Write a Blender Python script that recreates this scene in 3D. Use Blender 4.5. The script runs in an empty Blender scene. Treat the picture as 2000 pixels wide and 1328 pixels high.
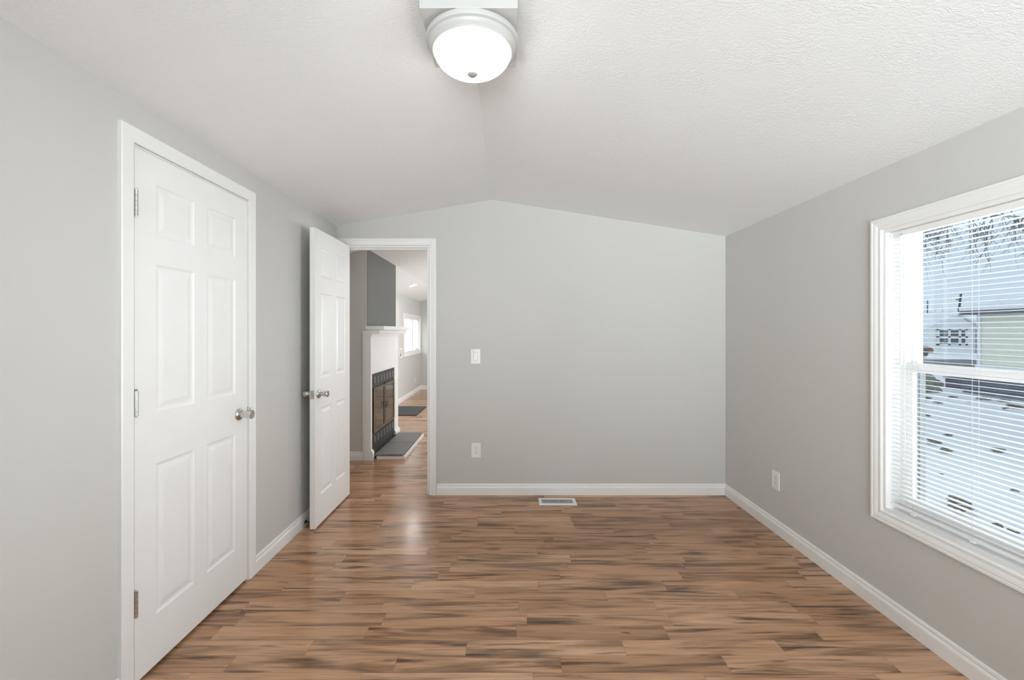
import bpy, math, random
from mathutils import Vector, Matrix

random.seed(7)
S = bpy.context.scene
COL = S.collection
PI = math.pi

# ------------------------------------------------------------------ camera
F_PX, CX, CY, CAM_Z = 850.0, 991.0, 648.0, 1.325
cd = bpy.data.cameras.new('camera')
cam = bpy.data.objects.new('camera', cd)
COL.objects.link(cam)
cam.location = (0, 0, CAM_Z)
cam.rotation_euler = (PI / 2, 0, 0)
cd.sensor_fit = 'HORIZONTAL'
cd.sensor_width = 36.0
cd.lens = F_PX / 2000.0 * 36.0
cd.shift_x = (1000.0 - CX) / 2000.0
cd.shift_y = -(664.0 - CY) / 2000.0
cd.clip_start = 0.02
cd.clip_end = 400
S.camera = cam

# ------------------------------------------------------------------ view + sky
S.view_settings.view_transform = 'Standard'
S.view_settings.look = 'None'
S.view_settings.exposure = 0.0
S.view_settings.gamma = 1.0
S.view_settings.use_curve_mapping = False
S.cycles.use_denoising = True
S.cycles.max_bounces = 12
S.cycles.diffuse_bounces = 8
S.cycles.glossy_bounces = 4
S.cycles.transparent_max_bounces = 16
S.cycles.sample_clamp_indirect = 8.0
S.cycles.caustics_reflective = False
S.cycles.caustics_refractive = False

W = bpy.data.worlds.new('overcast_sky')
S.world = W
W.use_nodes = True
wn = W.node_tree.nodes
wl = W.node_tree.links
wn.clear()
w_out = wn.new('ShaderNodeOutputWorld')
w_bg = wn.new('ShaderNodeBackground')
w_tc = wn.new('ShaderNodeTexCoord')
w_map = wn.new('ShaderNodeMapping')
w_map.inputs['Scale'].default_value = (1.0, 1.0, 6.0)
w_nz = wn.new('ShaderNodeTexNoise')
w_nz.inputs['Scale'].default_value = 2.2
w_nz.inputs['Detail'].default_value = 4.0
w_rp = wn.new('ShaderNodeValToRGB')
w_rp.color_ramp.elements[0].position = 0.3
w_rp.color_ramp.elements[0].color = (0.60, 0.74, 0.91, 1)
w_rp.color_ramp.elements[1].position = 0.75
w_rp.color_ramp.elements[1].color = (0.75, 0.84, 0.93, 1)
wl.new(w_tc.outputs['Generated'], w_map.inputs['Vector'])
wl.new(w_map.outputs['Vector'], w_nz.inputs['Vector'])
wl.new(w_nz.outputs['Fac'], w_rp.inputs['Fac'])
wl.new(w_rp.outputs['Color'], w_bg.inputs['Color'])
w_bg.inputs['Strength'].default_value = 1.0
wl.new(w_bg.outputs['Background'], w_out.inputs['Surface'])


def area_light(name, loc, direction, sx, sy, power, color, spread=180):
    ld = bpy.data.lights.new(name, 'AREA')
    ld.shape = 'RECTANGLE'
    ld.size, ld.size_y = sx, sy
    ld.energy = power
    ld.color = color
    ld.spread = math.radians(spread)
    o = bpy.data.objects.new(name, ld)
    COL.objects.link(o)
    o.location = loc
    o.rotation_euler = Vector(direction).to_track_quat('-Z', 'Y').to_euler()
    return o


LAMP_RADIANCE = 13.0
RECESSED_RADIANCE = 110.0
# area lamps outside the windows; the rear and living-right ones are added fill
area_light('daylight_window_right', (2.75, 1.35, 1.05), (-1, 0.15, 0.06), 1.7, 1.7, 46, (0.96, 0.985, 1.0), 85)
area_light('fill_light_rear', (0.0, -3.0, 1.15), (0.42, 1, 0.52), 2.6, 1.7, 158, (0.95, 0.98, 1.0), 90)
area_light('daylight_window_living', (-2.6, 9.2, 1.35), (1, 0, 0), 1.8, 1.1, 60, (0.97, 0.985, 1.0))
area_light('fill_light_living_right', (2.5, 7.0, 1.2), (-1, 0, 0.1), 2.4, 1.6, 250, (0.95, 0.98, 1.0))

# ------------------------------------------------------------------ room sizes
XL, XR = -1.39, 1.775          # bedroom side walls
YB, YREAR = 3.5417, -2.2       # wall at the end of the room, wall behind the camera
YB2 = YB + 0.11
XO = -2.0                      # outer left wall of the house
YF = 10.0                      # far end of the living room
RX, RZ = -0.129, 2.40          # ceiling ridge
CEIL = [(XO - 0.15, 1.98), (-1.441, 2.178), (RX, RZ), (XR + 0.15, 2.101 - 0.15 * 0.157)]


def ceil_z(x):
    for (x0, z0), (x1, z1) in zip(CEIL, CEIL[1:]):
        if x0 <= x <= x1:
            return z0 + (z1 - z0) * (x - x0) / (x1 - x0)
    return CEIL[-1][1]


# ------------------------------------------------------------------ materials
def new_mat(name):
    m = bpy.data.materials.new(name)
    m.use_nodes = True
    nt = m.node_tree
    b = nt.nodes['Principled BSDF']
    return m, nt, b


def N(nt, typ, **kw):
    n = nt.nodes.new(typ)
    for k, v in kw.items():
        if k.startswith('i_'):
            n.inputs[k[2:].replace('_', ' ')].default_value = v
        else:
            setattr(n, k, v)
    return n


def math_node(nt, op, a, b=None):
    n = nt.nodes.new('ShaderNodeMath')
    n.operation = op
    for i, v in enumerate((a, b)):
        if v is None:
            continue
        if isinstance(v, (int, float)):
            n.inputs[i].default_value = v
        else:
            nt.links.new(v, n.inputs[i])
    return n.outputs[0]


def ramp(nt, fac, stops):
    r = nt.nodes.new('ShaderNodeValToRGB')
    els = r.color_ramp.elements
    while len(els) < len(stops):
        els.new(0.5)
    for e, (p, c) in zip(els, stops):
        e.position = p
        e.color = (*c, 1) if len(c) == 3 else c
    nt.links.new(fac, r.inputs['Fac'])
    return r.outputs['Color']


def plain(name, col, rough=0.5, metal=0.0, spec=0.5, vary=0.04, scale=9.0, bump=0.0, bscale=60.0, bdist=0.002):
    """Principled colour with a slight procedural variation and an optional bump."""
    m, nt, b = new_mat(name)
    tc = N(nt, 'ShaderNodeTexCoord')
    nz = N(nt, 'ShaderNodeTexNoise', i_Scale=scale, i_Detail=3.0)
    nt.links.new(tc.outputs['Object'], nz.inputs['Vector'])
    lo = tuple(max(0, c * (1 - vary)) for c in col)
    hi = tuple(min(1, c * (1 + vary)) for c in col)
    nt.links.new(ramp(nt, nz.outputs['Fac'], [(0.3, lo), (0.7, hi)]), b.inputs['Base Color'])
    b.inputs['Roughness'].default_value = rough
    b.inputs['Metallic'].default_value = metal
    b.inputs['Specular IOR Level'].default_value = spec
    if bump:
        n2 = N(nt, 'ShaderNodeTexNoise', i_Scale=bscale, i_Detail=4.0)
        nt.links.new(tc.outputs['Object'], n2.inputs['Vector'])
        bp = N(nt, 'ShaderNodeBump', i_Strength=bump, i_Distance=bdist)
        nt.links.new(n2.outputs['Fac'], bp.inputs['Height'])
        nt.links.new(bp.outputs['Normal'], b.inputs['Normal'])
    return m


def emit(name, col, strength):
    m, nt, b = new_mat(name)
    b.inputs['Base Color'].default_value = (0.9, 0.9, 0.88, 1)
    b.inputs['Emission Color'].default_value = (*col, 1)
    b.inputs['Emission Strength'].default_value = strength
    b.inputs['Roughness'].default_value = 0.3
    return m


def glass(name, tint=(0.95, 0.97, 0.97), gloss=0.06):
    m, nt, b = new_mat(name)
    nt.nodes.remove(b)
    out = nt.nodes['Material Output']
    tr = N(nt, 'ShaderNodeBsdfTransparent')
    tr.inputs['Color'].default_value = (*tint, 1)
    gl = N(nt, 'ShaderNodeBsdfGlossy')
    gl.inputs['Roughness'].default_value = 0.02
    mx = N(nt, 'ShaderNodeMixShader')
    mx.inputs['Fac'].default_value = gloss
    nt.links.new(tr.outputs[0], mx.inputs[1])
    nt.links.new(gl.outputs[0], mx.inputs[2])
    nt.links.new(mx.outputs[0], out.inputs['Surface'])
    return m


def ceiling_mat():
    m, nt, b = new_mat('stomped_ceiling_paint')
    tc = N(nt, 'ShaderNodeTexCoord')
    b.inputs['Base Color'].default_value = (0.865, 0.88, 0.89, 1)
    b.inputs['Roughness'].default_value = 0.9
    mp = N(nt, 'ShaderNodeMapping')
    mp.inputs['Rotation'].default_value = (0, 0, 0.5)
    mp.inputs['Scale'].default_value = (1.0, 2.2, 1.0)
    nt.links.new(tc.outputs['Object'], mp.inputs['Vector'])
    n1 = N(nt, 'ShaderNodeTexNoise', i_Scale=24.0, i_Detail=3.0, i_Distortion=1.6)
    nt.links.new(mp.outputs['Vector'], n1.inputs['Vector'])
    ridged = math_node(nt, 'ABSOLUTE', math_node(nt, 'SUBTRACT', n1.outputs['Fac'], 0.5))
    r = ramp(nt, ridged, [(0.0, (1, 1, 1)), (0.10, (0, 0, 0))])
    n2 = N(nt, 'ShaderNodeTexNoise', i_Scale=5.0, i_Detail=2.0)
    nt.links.new(tc.outputs['Object'], n2.inputs['Vector'])
    amp = ramp(nt, n2.outputs['Fac'], [(0.35, (0.25, 0.25, 0.25)), (0.7, (1, 1, 1))])
    h = math_node(nt, 'MULTIPLY', r, amp)
    bp = N(nt, 'ShaderNodeBump', i_Strength=0.32, i_Distance=0.0022)
    nt.links.new(h, bp.inputs['Height'])
    nt.links.new(bp.outputs['Normal'], b.inputs['Normal'])
    return m


def floor_mat():
    """Two-strip laminate: strips 0.09 m wide and 0.64 m long running across the room."""
    m, nt, b = new_mat('laminate_floor')
    L = nt.links
    tc = N(nt, 'ShaderNodeTexCoord')
    sep = N(nt, 'ShaderNodeSeparateXYZ')
    L.new(tc.outputs['Object'], sep.inputs[0])
    x, y = sep.outputs['X'], sep.outputs['Y']
    v = math_node(nt, 'DIVIDE', math_node(nt, 'ADD', y, 20.057), 0.0895)
    row = math_node(nt, 'FLOOR', v)
    wr = N(nt, 'ShaderNodeTexWhiteNoise', noise_dimensions='1D')
    L.new(row, wr.inputs['W'])
    u = math_node(nt, 'ADD', math_node(nt, 'DIVIDE', math_node(nt, 'ADD', x, 20.0), 0.66),
                  math_node(nt, 'MULTIPLY', wr.outputs['Value'], 7.0))
    colm = math_node(nt, 'FLOOR', u)
    cxy = N(nt, 'ShaderNodeCombineXYZ')
    L.new(row, cxy.inputs[0])
    L.new(colm, cxy.inputs[1])
    wc = N(nt, 'ShaderNodeTexWhiteNoise', noise_dimensions='2D')
    L.new(cxy.outputs[0], wc.inputs['Vector'])
    rnd = wc.outputs['Value']
    # seams
    fv = math_node(nt, 'FRACT', v)
    fu = math_node(nt, 'FRACT', u)
    sv = math_node(nt, 'LESS_THAN', fv, 0.016)
    su = math_node(nt, 'LESS_THAN', fu, 0.0022)
    seam = math_node(nt, 'MAXIMUM', sv, su)
    # stretched grain, different in every strip
    gp = N(nt, 'ShaderNodeCombineXYZ')
    L.new(math_node(nt, 'MULTIPLY', x, 1.0), gp.inputs[0])
    L.new(math_node(nt, 'MULTIPLY', y, 1.0), gp.inputs[1])
    L.new(math_node(nt, 'MULTIPLY', rnd, 57.0), gp.inputs[2])

    def grain(sx, sy, scale, detail, dist):
        mp = N(nt, 'ShaderNodeMapping')
        mp.inputs['Scale'].default_value = (sx, sy, 1.0)
        L.new(gp.outputs[0], mp.inputs['Vector'])
        nz = N(nt, 'ShaderNodeTexNoise', i_Scale=scale, i_Detail=detail, i_Distortion=dist)
        L.new(mp.outputs['Vector'], nz.inputs['Vector'])
        return nz.outputs['Fac']
    broad = grain(1.6, 16.0, 1.0, 4.0, 0.9)      # long dark smears
    streak = grain(2.6, 42.0, 1.0, 4.0, 0.6)     # thin dark streaks
    fine = grain(6.0, 150.0, 1.0, 3.0, 0.2)      # fibre
    knots = grain(9.0, 26.0, 1.0, 2.0, 0.3)
    base = ramp(nt, rnd, [(0.0, (0.40, 0.218, 0.122)), (0.35, (0.48, 0.268, 0.152)),
                          (0.7, (0.53, 0.308, 0.182)), (1.0, (0.58, 0.355, 0.222))])

    def mix(fac, a, c, mode='MULTIPLY'):
        n = nt.nodes.new('ShaderNodeMix')
        n.data_type = 'RGBA'
        n.blend_type = mode
        if isinstance(fac, (int, float)):
            n.inputs[0].default_value = fac
        else:
            L.new(fac, n.inputs[0])
        L.new(a, n.inputs[6])
        if isinstance(c, tuple):
            n.inputs[7].default_value = (*c, 1)
        else:
            L.new(c, n.inputs[7])
        return n.outputs[2]
    c = mix(1.0, base, ramp(nt, broad, [(0.30, (0.30, 0.28, 0.26)), (0.40, (0.60, 0.58, 0.55)), (0.49, (0.92, 0.91, 0.90)), (0.66, (1.1, 1.1, 1.1))]))
    c = mix(1.0, c, ramp(nt, streak, [(0.30, (0.26, 0.23, 0.21)), (0.38, (0.62, 0.60, 0.58)), (0.44, (0.95, 0.95, 0.94)), (0.7, (1.08, 1.07, 1.05))]))
    c = mix(1.0, c, ramp(nt, fine, [(0.3, (0.84, 0.83, 0.82)), (0.7, (1.08, 1.08, 1.08))]))
    c = mix(1.0, c, ramp(nt, knots, [(0.19, (0.30, 0.27, 0.25)), (0.25, (1, 1, 1))]))
    c = mix(seam, c, (0.62, 0.58, 0.55))
    L.new(c, b.inputs['Base Color'])
    b.inputs['Roughness'].default_value = 0.20
    b.inputs['Specular IOR Level'].default_value = 0.5
    bp = N(nt, 'ShaderNodeBump', i_Strength=0.12, i_Distance=0.0008)
    L.new(math_node(nt, 'SUBTRACT', fine, math_node(nt, 'MULTIPLY', seam, 0.8)), bp.inputs['Height'])
    L.new(bp.outputs['Normal'], b.inputs['Normal'])
    return m


def snow_mat():
    m, nt, b = new_mat('snow_with_leaf_litter')
    L = nt.links
    tc = N(nt, 'ShaderNodeTexCoord')
    n1 = N(nt, 'ShaderNodeTexNoise', i_Scale=2.4, i_Detail=7.0, i_Roughness=0.62)
    L.new(tc.outputs['Object'], n1.inputs['Vector'])
    n2 = N(nt, 'ShaderNodeTexNoise', i_Scale=0.35, i_Detail=3.0)
    L.new(tc.outputs['Object'], n2.inputs['Vector'])
    s = math_node(nt, 'ADD', n1.outputs['Fac'], math_node(nt, 'MULTIPLY', math_node(nt, 'SUBTRACT', n2.outputs['Fac'], 0.5), 0.22))
    L.new(ramp(nt, s, [(0.70, (0.92, 0.93, 0.94)), (0.74, (0.70, 0.70, 0.70)), (0.80, (0.13, 0.12, 0.11))]), b.inputs['Base Color'])
    b.inputs['Roughness'].default_value = 0.9
    bp = N(nt, 'ShaderNodeBump', i_Strength=0.4, i_Distance=0.05)
    L.new(n1.outputs['Fac'], bp.inputs['Height'])
    L.new(bp.outputs['Normal'], b.inputs['Normal'])
    return m


def siding_mat(name, col, lap=0.11):
    m, nt, b = new_mat(name)
    L = nt.links
    tc = N(nt, 'ShaderNodeTexCoord')
    sep = N(nt, 'ShaderNodeSeparateXYZ')
    L.new(tc.outputs['Object'], sep.inputs[0])
    fz = math_node(nt, 'FRACT', math_node(nt, 'DIVIDE', math_node(nt, 'ADD', sep.outputs['Z'], 10.0), lap))
    L.new(ramp(nt, fz, [(0.0, tuple(c * 0.7 for c in col)), (0.10, col), (1.0, col)]), b.inputs['Base Color'])
    b.inputs['Roughness'].default_value = 0.6
    bp = N(nt, 'ShaderNodeBump', i_Strength=0.5, i_Distance=0.01)
    L.new(math_node(nt, 'SUBTRACT', 1.0, fz), bp.inputs['Height'])
    L.new(bp.outputs['Normal'], b.inputs['Normal'])
    return m


M = {}
M['wall'] = plain('grey_wall_paint', (0.580, 0.575, 0.553), 0.75, vary=0.006, scale=3.0, bump=0.05, bscale=180, bdist=0.0006)
M['ceiling'] = ceiling_mat()
M['trim'] = plain('white_trim_paint', (0.83, 0.83, 0.825), 0.32, vary=0.01)
M['pan'] = plain('off_white_fixture_enamel', (0.50, 0.50, 0.49), 0.4, vary=0.01)
M['finial'] = plain('grey_finial_enamel', (0.30, 0.30, 0.29), 0.4)
M['door'] = plain('white_door_paint', (0.83, 0.83, 0.83), 0.38, vary=0.01, bump=0.04, bscale=120, bdist=0.0005)
M['floor'] = floor_mat()
M['charcoal'] = plain('charcoal_chimney_paint', (0.105, 0.105, 0.10), 0.5, vary=0.02, bump=0.06, bscale=90, bdist=0.001)
M['nickel'] = plain('satin_nickel', (0.62, 0.61, 0.58), 0.22, metal=1.0, vary=0.05)
M['plastic'] = plain('white_plastic', (0.84, 0.84, 0.82), 0.35, vary=0.01)
M['dark'] = plain('dark_slot', (0.04, 0.04, 0.04), 0.7)
M['black'] = plain('black_rubber', (0.012, 0.012, 0.012), 0.6)
M['iron'] = plain('black_cast_iron', (0.020, 0.021, 0.022), 0.45, vary=0.15, scale=40)
M['iron_block'] = plain('worn_iron_block', (0.09, 0.092, 0.09), 0.4, vary=0.25, scale=60)
M['brass'] = plain('antique_brass_edge', (0.24, 0.21, 0.17), 0.3, metal=1.0, vary=0.06)
M['tile'] = plain('grey_slate_tile', (0.20, 0.195, 0.18), 0.6, vary=0.25, scale=55, bump=0.2, bscale=160)
M['mat'] = plain('charcoal_door_mat_pile', (0.075, 0.077, 0.077), 0.95, vary=0.35, scale=180, bump=0.4, bscale=300)
M['vinyl'] = plain('white_vinyl', (0.86, 0.86, 0.85), 0.3, vary=0.01)
M['gasket'] = plain('dark_window_track', (0.16, 0.18, 0.20), 0.6)
M['slat'] = plain('white_blind_slat', (0.86, 0.86, 0.86), 0.35, vary=0.01)
def thin_vinyl(name):
    m, nt, b = new_mat(name)
    b.inputs['Base Color'].default_value = (0.85, 0.85, 0.85, 1)
    tl = N(nt, 'ShaderNodeBsdfTranslucent')
    tl.inputs['Color'].default_value = (0.85, 0.86, 0.86, 1)
    mx = N(nt, 'ShaderNodeMixShader')
    mx.inputs['Fac'].default_value = 0.5
    nt.links.new(b.outputs[0], mx.inputs[1])
    nt.links.new(tl.outputs[0], mx.inputs[2])
    nt.links.new(mx.outputs[0], nt.nodes['Material Output'].inputs['Surface'])
    return m


M['thin_slat'] = thin_vinyl('translucent_blind_slat')
M['cord'] = plain('white_blind_cord', (0.62, 0.64, 0.66), 0.8)
M['glass'] = glass('window_glass')
M['smoked'] = plain('smoked_fireplace_glass', (0.055, 0.053, 0.047), 0.05, spec=1.0, vary=0.5, scale=7)
M['lamp'] = emit('lit_frosted_glass', (1.0, 0.975, 0.92), LAMP_RADIANCE)
M['downlight'] = emit('lit_downlight_lens', (1.0, 0.97, 0.92), RECESSED_RADIANCE)
M['snow'] = snow_mat()
M['roof_snow'] = plain('roof_snow', (0.9, 0.91, 0.93), 0.9, vary=0.02)
M['asphalt'] = plain('wet_asphalt', (0.16, 0.17, 0.19), 0.8, vary=0.3, scale=3)
M['cream'] = siding_mat('cream_siding', (0.92, 0.90, 0.74), 0.13)
M['greysiding'] = siding_mat('pale_grey_siding', (0.86, 0.88, 0.87), 0.16)
M['navy'] = plain('navy_skirting', (0.07, 0.095, 0.15), 0.6, vary=0.1)
M['navy_dark'] = plain('dark_navy_fascia', (0.025, 0.05, 0.085), 0.6)
M['blueshed'] = plain('blue_grey_panel', (0.16, 0.22, 0.29), 0.7, vary=0.15)
M['house_trim'] = plain('house_white_trim', (0.8, 0.82, 0.84), 0.6)
M['house_glass'] = plain('dark_house_glass', (0.05, 0.07, 0.09), 0.15)
M['bark'] = plain('dark_bark', (0.045, 0.042, 0.042), 0.9, vary=0.3, scale=30)
M['rock'] = plain('grey_field_stone', (0.22, 0.23, 0.20), 0.9, vary=0.4, scale=6, bump=0.4, bscale=20, bdist=0.02)
M['leaf'] = plain('dead_leaves', (0.16, 0.15, 0.13), 0.9, vary=0.5, scale=25)
M['car'] = plain('dark_red_car_paint', (0.16, 0.02, 0.02), 0.25, vary=0.05)
M['tyre'] = plain('car_tyre', (0.03, 0.03, 0.03), 0.8)
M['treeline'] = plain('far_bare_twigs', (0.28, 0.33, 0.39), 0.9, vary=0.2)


# ------------------------------------------------------------------ mesh helpers
class MB:
    def __init__(self):
        self.v, self.f, self.sm = [], [], []

    def add(self, verts, faces, smooth=False):
        o = len(self.v)
        self.v += [tuple(p) for p in verts]
        self.f += [tuple(i + o for i in f) for f in faces]
        self.sm += [smooth] * len(faces)
        return self

    def box(self, x0, x1, y0, y1, z0, z1):
        v = [(x, y, z) for z in (z0, z1) for y in (y0, y1) for x in (x0, x1)]
        f = [(0, 2, 3, 1), (4, 5, 7, 6), (0, 1, 5, 4), (2, 6, 7, 3), (0, 4, 6, 2), (1, 3, 7, 5)]
        return self.add(v, f)

    def lathe(self, prof, center, axis=(0, 0, 1), n=32, smooth=True):
        """prof: list of (radius, height along axis)."""
        q = Vector((0, 0, 1)).rotation_difference(Vector(axis).normalized())
        c = Vector(center)
        v, f = [], []
        for r, h in prof:
            for k in range(n):
                a = 2 * PI * k / n
                v.append(c + q @ Vector((r * math.cos(a), r * math.sin(a), h)))
        for i in range(len(prof) - 1):
            for k in range(n):
                k2 = (k + 1) % n
                f.append((i * n + k, i * n + k2, (i + 1) * n + k2, (i + 1) * n + k))
        if prof[0][0] > 1e-6:
            f.append(tuple(reversed(range(n))))
        if prof[-1][0] > 1e-6:
            f.append(tuple((len(prof) - 1) * n + k for k in range(n)))
        return self.add(v, f, smooth)

    def tube(self, pts, r, n=8, smooth=True):
        pts = [Vector(p) for p in pts]
        rr = r if isinstance(r, (list, tuple)) else [r] * len(pts)
        v, f = [], []
        for i, p in enumerate(pts):
            d = (pts[min(i + 1, len(pts) - 1)] - pts[max(i - 1, 0)]).normalized()
            a = d.orthogonal().normalized() if i == 0 else (a - d * a.dot(d)).normalized()
            b2 = d.cross(a)
            for k in range(n):
                t = 2 * PI * k / n
                v.append(p + (a * math.cos(t) + b2 * math.sin(t)) * rr[i])
        for i in range(len(pts) - 1):
            for k in range(n):
                k2 = (k + 1) % n
                f.append((i * n + k, i * n + k2, (i + 1) * n + k2, (i + 1) * n + k))
        f.append(tuple(reversed(range(n))))
        f.append(tuple((len(pts) - 1) * n + k for k in range(n)))
        return self.add(v, f, smooth)

    def prism(self, poly, extr, closed=True):
        """poly: 3-D points; extr: vector."""
        n = len(poly)
        e = Vector(extr)
        v = [Vector(p) for p in poly] + [Vector(p) + e for p in poly]
        f = [tuple(reversed(range(n))), tuple(range(n, 2 * n))]
        for i in range(n):
            j = (i + 1) % n
            f.append((i, j, n + j, n + i))
        return self.add(v, f)

    def sweep(self, rows, closed_path=False, closed_prof=True):
        """rows: a list of profile point lists of equal length, one per path station."""
        n = len(rows[0])
        v = [p for r in rows for p in r]
        f = []
        m = len(rows)
        for i in range(m if closed_path else m - 1):
            i2 = (i + 1) % m
            for k in range(n if closed_prof else n - 1):
                k2 = (k + 1) % n
                f.append((i * n + k, i * n + k2, i2 * n + k2, i2 * n + k))
        if not closed_path and closed_prof:
            f.append(tuple(reversed(range(n))))
            f.append(tuple((m - 1) * n + k for k in range(n)))
        return self.add(v, f)

    def blob(self, c, r, seed, n=10, squash=(1, 1, 0.6), rough=0.25):
        rnd = random.Random(seed)
        ph = [rnd.uniform(0, 6.3) for _ in range(6)]
        v, f = [], []
        for i in range(n + 1):
            th = PI * i / n
            for k in range(2 * n):
                a = PI * k / n
                q = 1 + rough * (math.sin(2 * a + ph[0]) * math.sin(th + ph[1]) + 0.6 * math.sin(3 * a + ph[2]) * math.sin(2 * th + ph[3]) + 0.4 * math.sin(5 * a + ph[4] + 3 * th))
                v.append((c[0] + r * q * math.sin(th) * math.cos(a) * squash[0], c[1] + r * q * math.sin(th) * math.sin(a) * squash[1], c[2] + r * q * math.cos(th) * squash[2]))
        for i in range(n):
            for k in range(2 * n):
                k2 = (k + 1) % (2 * n)
                f.append((i * 2 * n + k, (i + 1) * 2 * n + k, (i + 1) * 2 * n + k2, i * 2 * n + k2))
        return self.add(v, f, True)

    def build(self, name, mat, parent=None, bevel=0.0, origin=None):
        import bmesh
        me = bpy.data.meshes.new(name)
        o0 = Vector(origin) if origin is not None else Vector((0, 0, 0))
        me.from_pydata([Vector(p) - o0 for p in self.v], [], self.f)
        bm = bmesh.new()
        bm.from_mesh(me)
        bmesh.ops.remove_doubles(bm, verts=bm.verts, dist=1e-6)
        bmesh.ops.recalc_face_normals(bm, faces=bm.faces)
        bm.to_mesh(me)
        bm.free()
        if any(self.sm):
            for p in me.polygons:
                p.use_smooth = True
            me.set_sharp_from_angle(angle=math.radians(38))
        me.materials.append(mat)
        o = bpy.data.objects.new(name, me)
        COL.objects.link(o)
        if parent is not None:
            o.parent = parent
            o.location = o0 - world_loc(parent)
        else:
            o.location = o0
        if bevel:
            bv = o.modifiers.new('bevel', 'BEVEL')
            bv.width = bevel
            bv.segments = 2
            bv.limit_method = 'ANGLE'
            bv.angle_limit = math.radians(50)
        return o


def world_loc(o):
    p = Vector((0, 0, 0))
    while o is not None:
        p = p + o.location
        o = o.parent
    return p


def tag(o, label, cat, group=None, kind=None):
    o['label'] = label
    o['category'] = cat
    if group:
        o['group'] = group
    if kind:
        o['kind'] = kind
    return o


def struct(o, label, cat):
    return tag(o, label, cat, kind='structure')


def thing(name, loc, label, cat, group=None, kind=None):
    o = bpy.data.objects.new(name, None)
    o.empty_display_size = 0.05
    COL.objects.link(o)
    o.location = loc
    return tag(o, label, cat, group, kind)


def copy_tree(o, parent=None):
    c = o.copy()
    COL.objects.link(c)
    c.parent = parent
    for ch in list(o.children):
        copy_tree(ch, c)
    return c


# ------------------------------------------------------------------ room shell
fl = MB()
fl.box(XO - 0.15, XR + 0.13, YREAR - 0.13, YF + 0.13, -0.12, 0.0)
struct(fl.build('floor', M['floor']), 'brown wood laminate floor running from bedroom through to the living room', 'floor')

cl = MB()
TH = 0.14
poly = [(x, YREAR - 0.13, z) for x, z in CEIL] + [(x, YREAR - 0.13, z + TH) for x, z in reversed(CEIL)]
cl.prism(poly, (0, YF + 0.26 - YREAR, 0))
struct(cl.build('ceiling', M['ceiling']), 'white textured vaulted ceiling with a centre ridge', 'ceiling')


def wall_quad_x(mb, x0, x1, y0, y1, z0):
    """wall piece running along Y, its top tucked just under the sloping ceiling"""
    mb.prism([(x0, y0, z0), (x1, y0, z0), (x1, y0, ceil_z(x1) + 0.02), (x0, y0, ceil_z(x0) + 0.02)], (0, y1 - y0, 0))


def wall_quad_y(mb, x0, x1, y0, y1, z0):
    xs = [x0] + [x for x, _ in CEIL if x0 < x < x1] + [x1]
    top = [(x, y0, ceil_z(x) + 0.02) for x in reversed(xs)]
    mb.prism([(x0, y0, z0), (x1, y0, z0)] + top, (0, y1 - y0, 0))


# closet door opening on the left wall
CD0, CD1, CDZ = 1.612, 2.322, 2.022
w = MB()
wall_quad_x(w, XL - 0.10, XL, YREAR, CD0, 0)
wall_quad_x(w, XL - 0.10, XL, CD1, YB, 0)
wall_quad_x(w, XL - 0.10, XL, CD0, CD1, CDZ)
struct(w.build('wall_left', M['wall']), 'light grey bedroom wall on the left holding the closet door', 'wall')

# hall doorway in the back wall
HD0, HD1, HDZ = -1.346, -0.6375, 2.0225
w = MB()
wall_quad_y(w, XO, HD0, YB, YB2, 0)
wall_quad_y(w, HD1, XR, YB, YB2, 0)
wall_quad_y(w, HD0, HD1, YB, YB2, HDZ)
struct(w.build('wall_back', M['wall']), 'light grey bedroom end wall with the doorway', 'wall')

# window opening in the right wall
WY0, WY1, WZ0, WZ1 = 0.93, 2.050, 0.490, 1.800
XR2 = XR + 0.13
RY = (6.0, 8.0, 0.6, 1.9)  # opening for the added living room window
w = MB()
wall_quad_x(w, XR, XR2, YREAR, WY0, 0)
wall_quad_x(w, XR, XR2, WY1, RY[0], 0)
wall_quad_x(w, XR, XR2, RY[1], YF, 0)
wall_quad_x(w, XR, XR2, RY[0], RY[1], RY[3])
w.box(XR, XR2, RY[0], RY[1], 0, RY[2])
wall_quad_x(w, XR, XR + 0.062, WY0, WY1, WZ1)
wall_quad_x(w, XR + 0.062, XR2, WY0, WY1, WZ1 + 0.055)
w.box(XR, XR2, WY0, WY1, 0, WZ0)
struct(w.build('wall_right', M['wall']), 'light grey wall on the right with the window', 'wall')

# wall behind the camera, with an opening added to let fill light in
RW = (-1.0, 1.60, 0.45, 2.02)
w = MB()
wall_quad_y(w, XO, RW[0], YREAR - 0.13, YREAR, 0)
wall_quad_y(w, RW[1], XR2, YREAR - 0.13, YREAR, 0)
wall_quad_y(w, RW[0], RW[1], YREAR - 0.13, YREAR, RW[3])
w.box(RW[0], RW[1], YREAR - 0.13, YREAR, 0, RW[2])
struct(w.build('wall_rear', M['wall']), 'light grey bedroom wall opposite the doorway wall', 'wall')

# outer left wall of the house (closet back, then living room) with its window
LW = (8.43, 9.93, 0.90, 1.625)
w = MB()
wall_quad_x(w, XO - 0.13, XO, YREAR - 0.13, LW[0], 0)
wall_quad_x(w, XO - 0.13, XO, LW[1], YF + 0.13, 0)
wall_quad_x(w, XO - 0.13, XO, LW[0], LW[1], LW[3])
w.box(XO - 0.13, XO, LW[0], LW[1], 0, LW[2])
struct(w.build('wall_outer_left', M['wall']), 'light grey living room wall with the twin pane window', 'wall')

w = MB()
wall_quad_y(w, XO, XR2, YF, YF + 0.13, 0)
struct(w.build('wall_far', M['wall']), 'light grey wall at the far end of the living room', 'wall')

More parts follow.
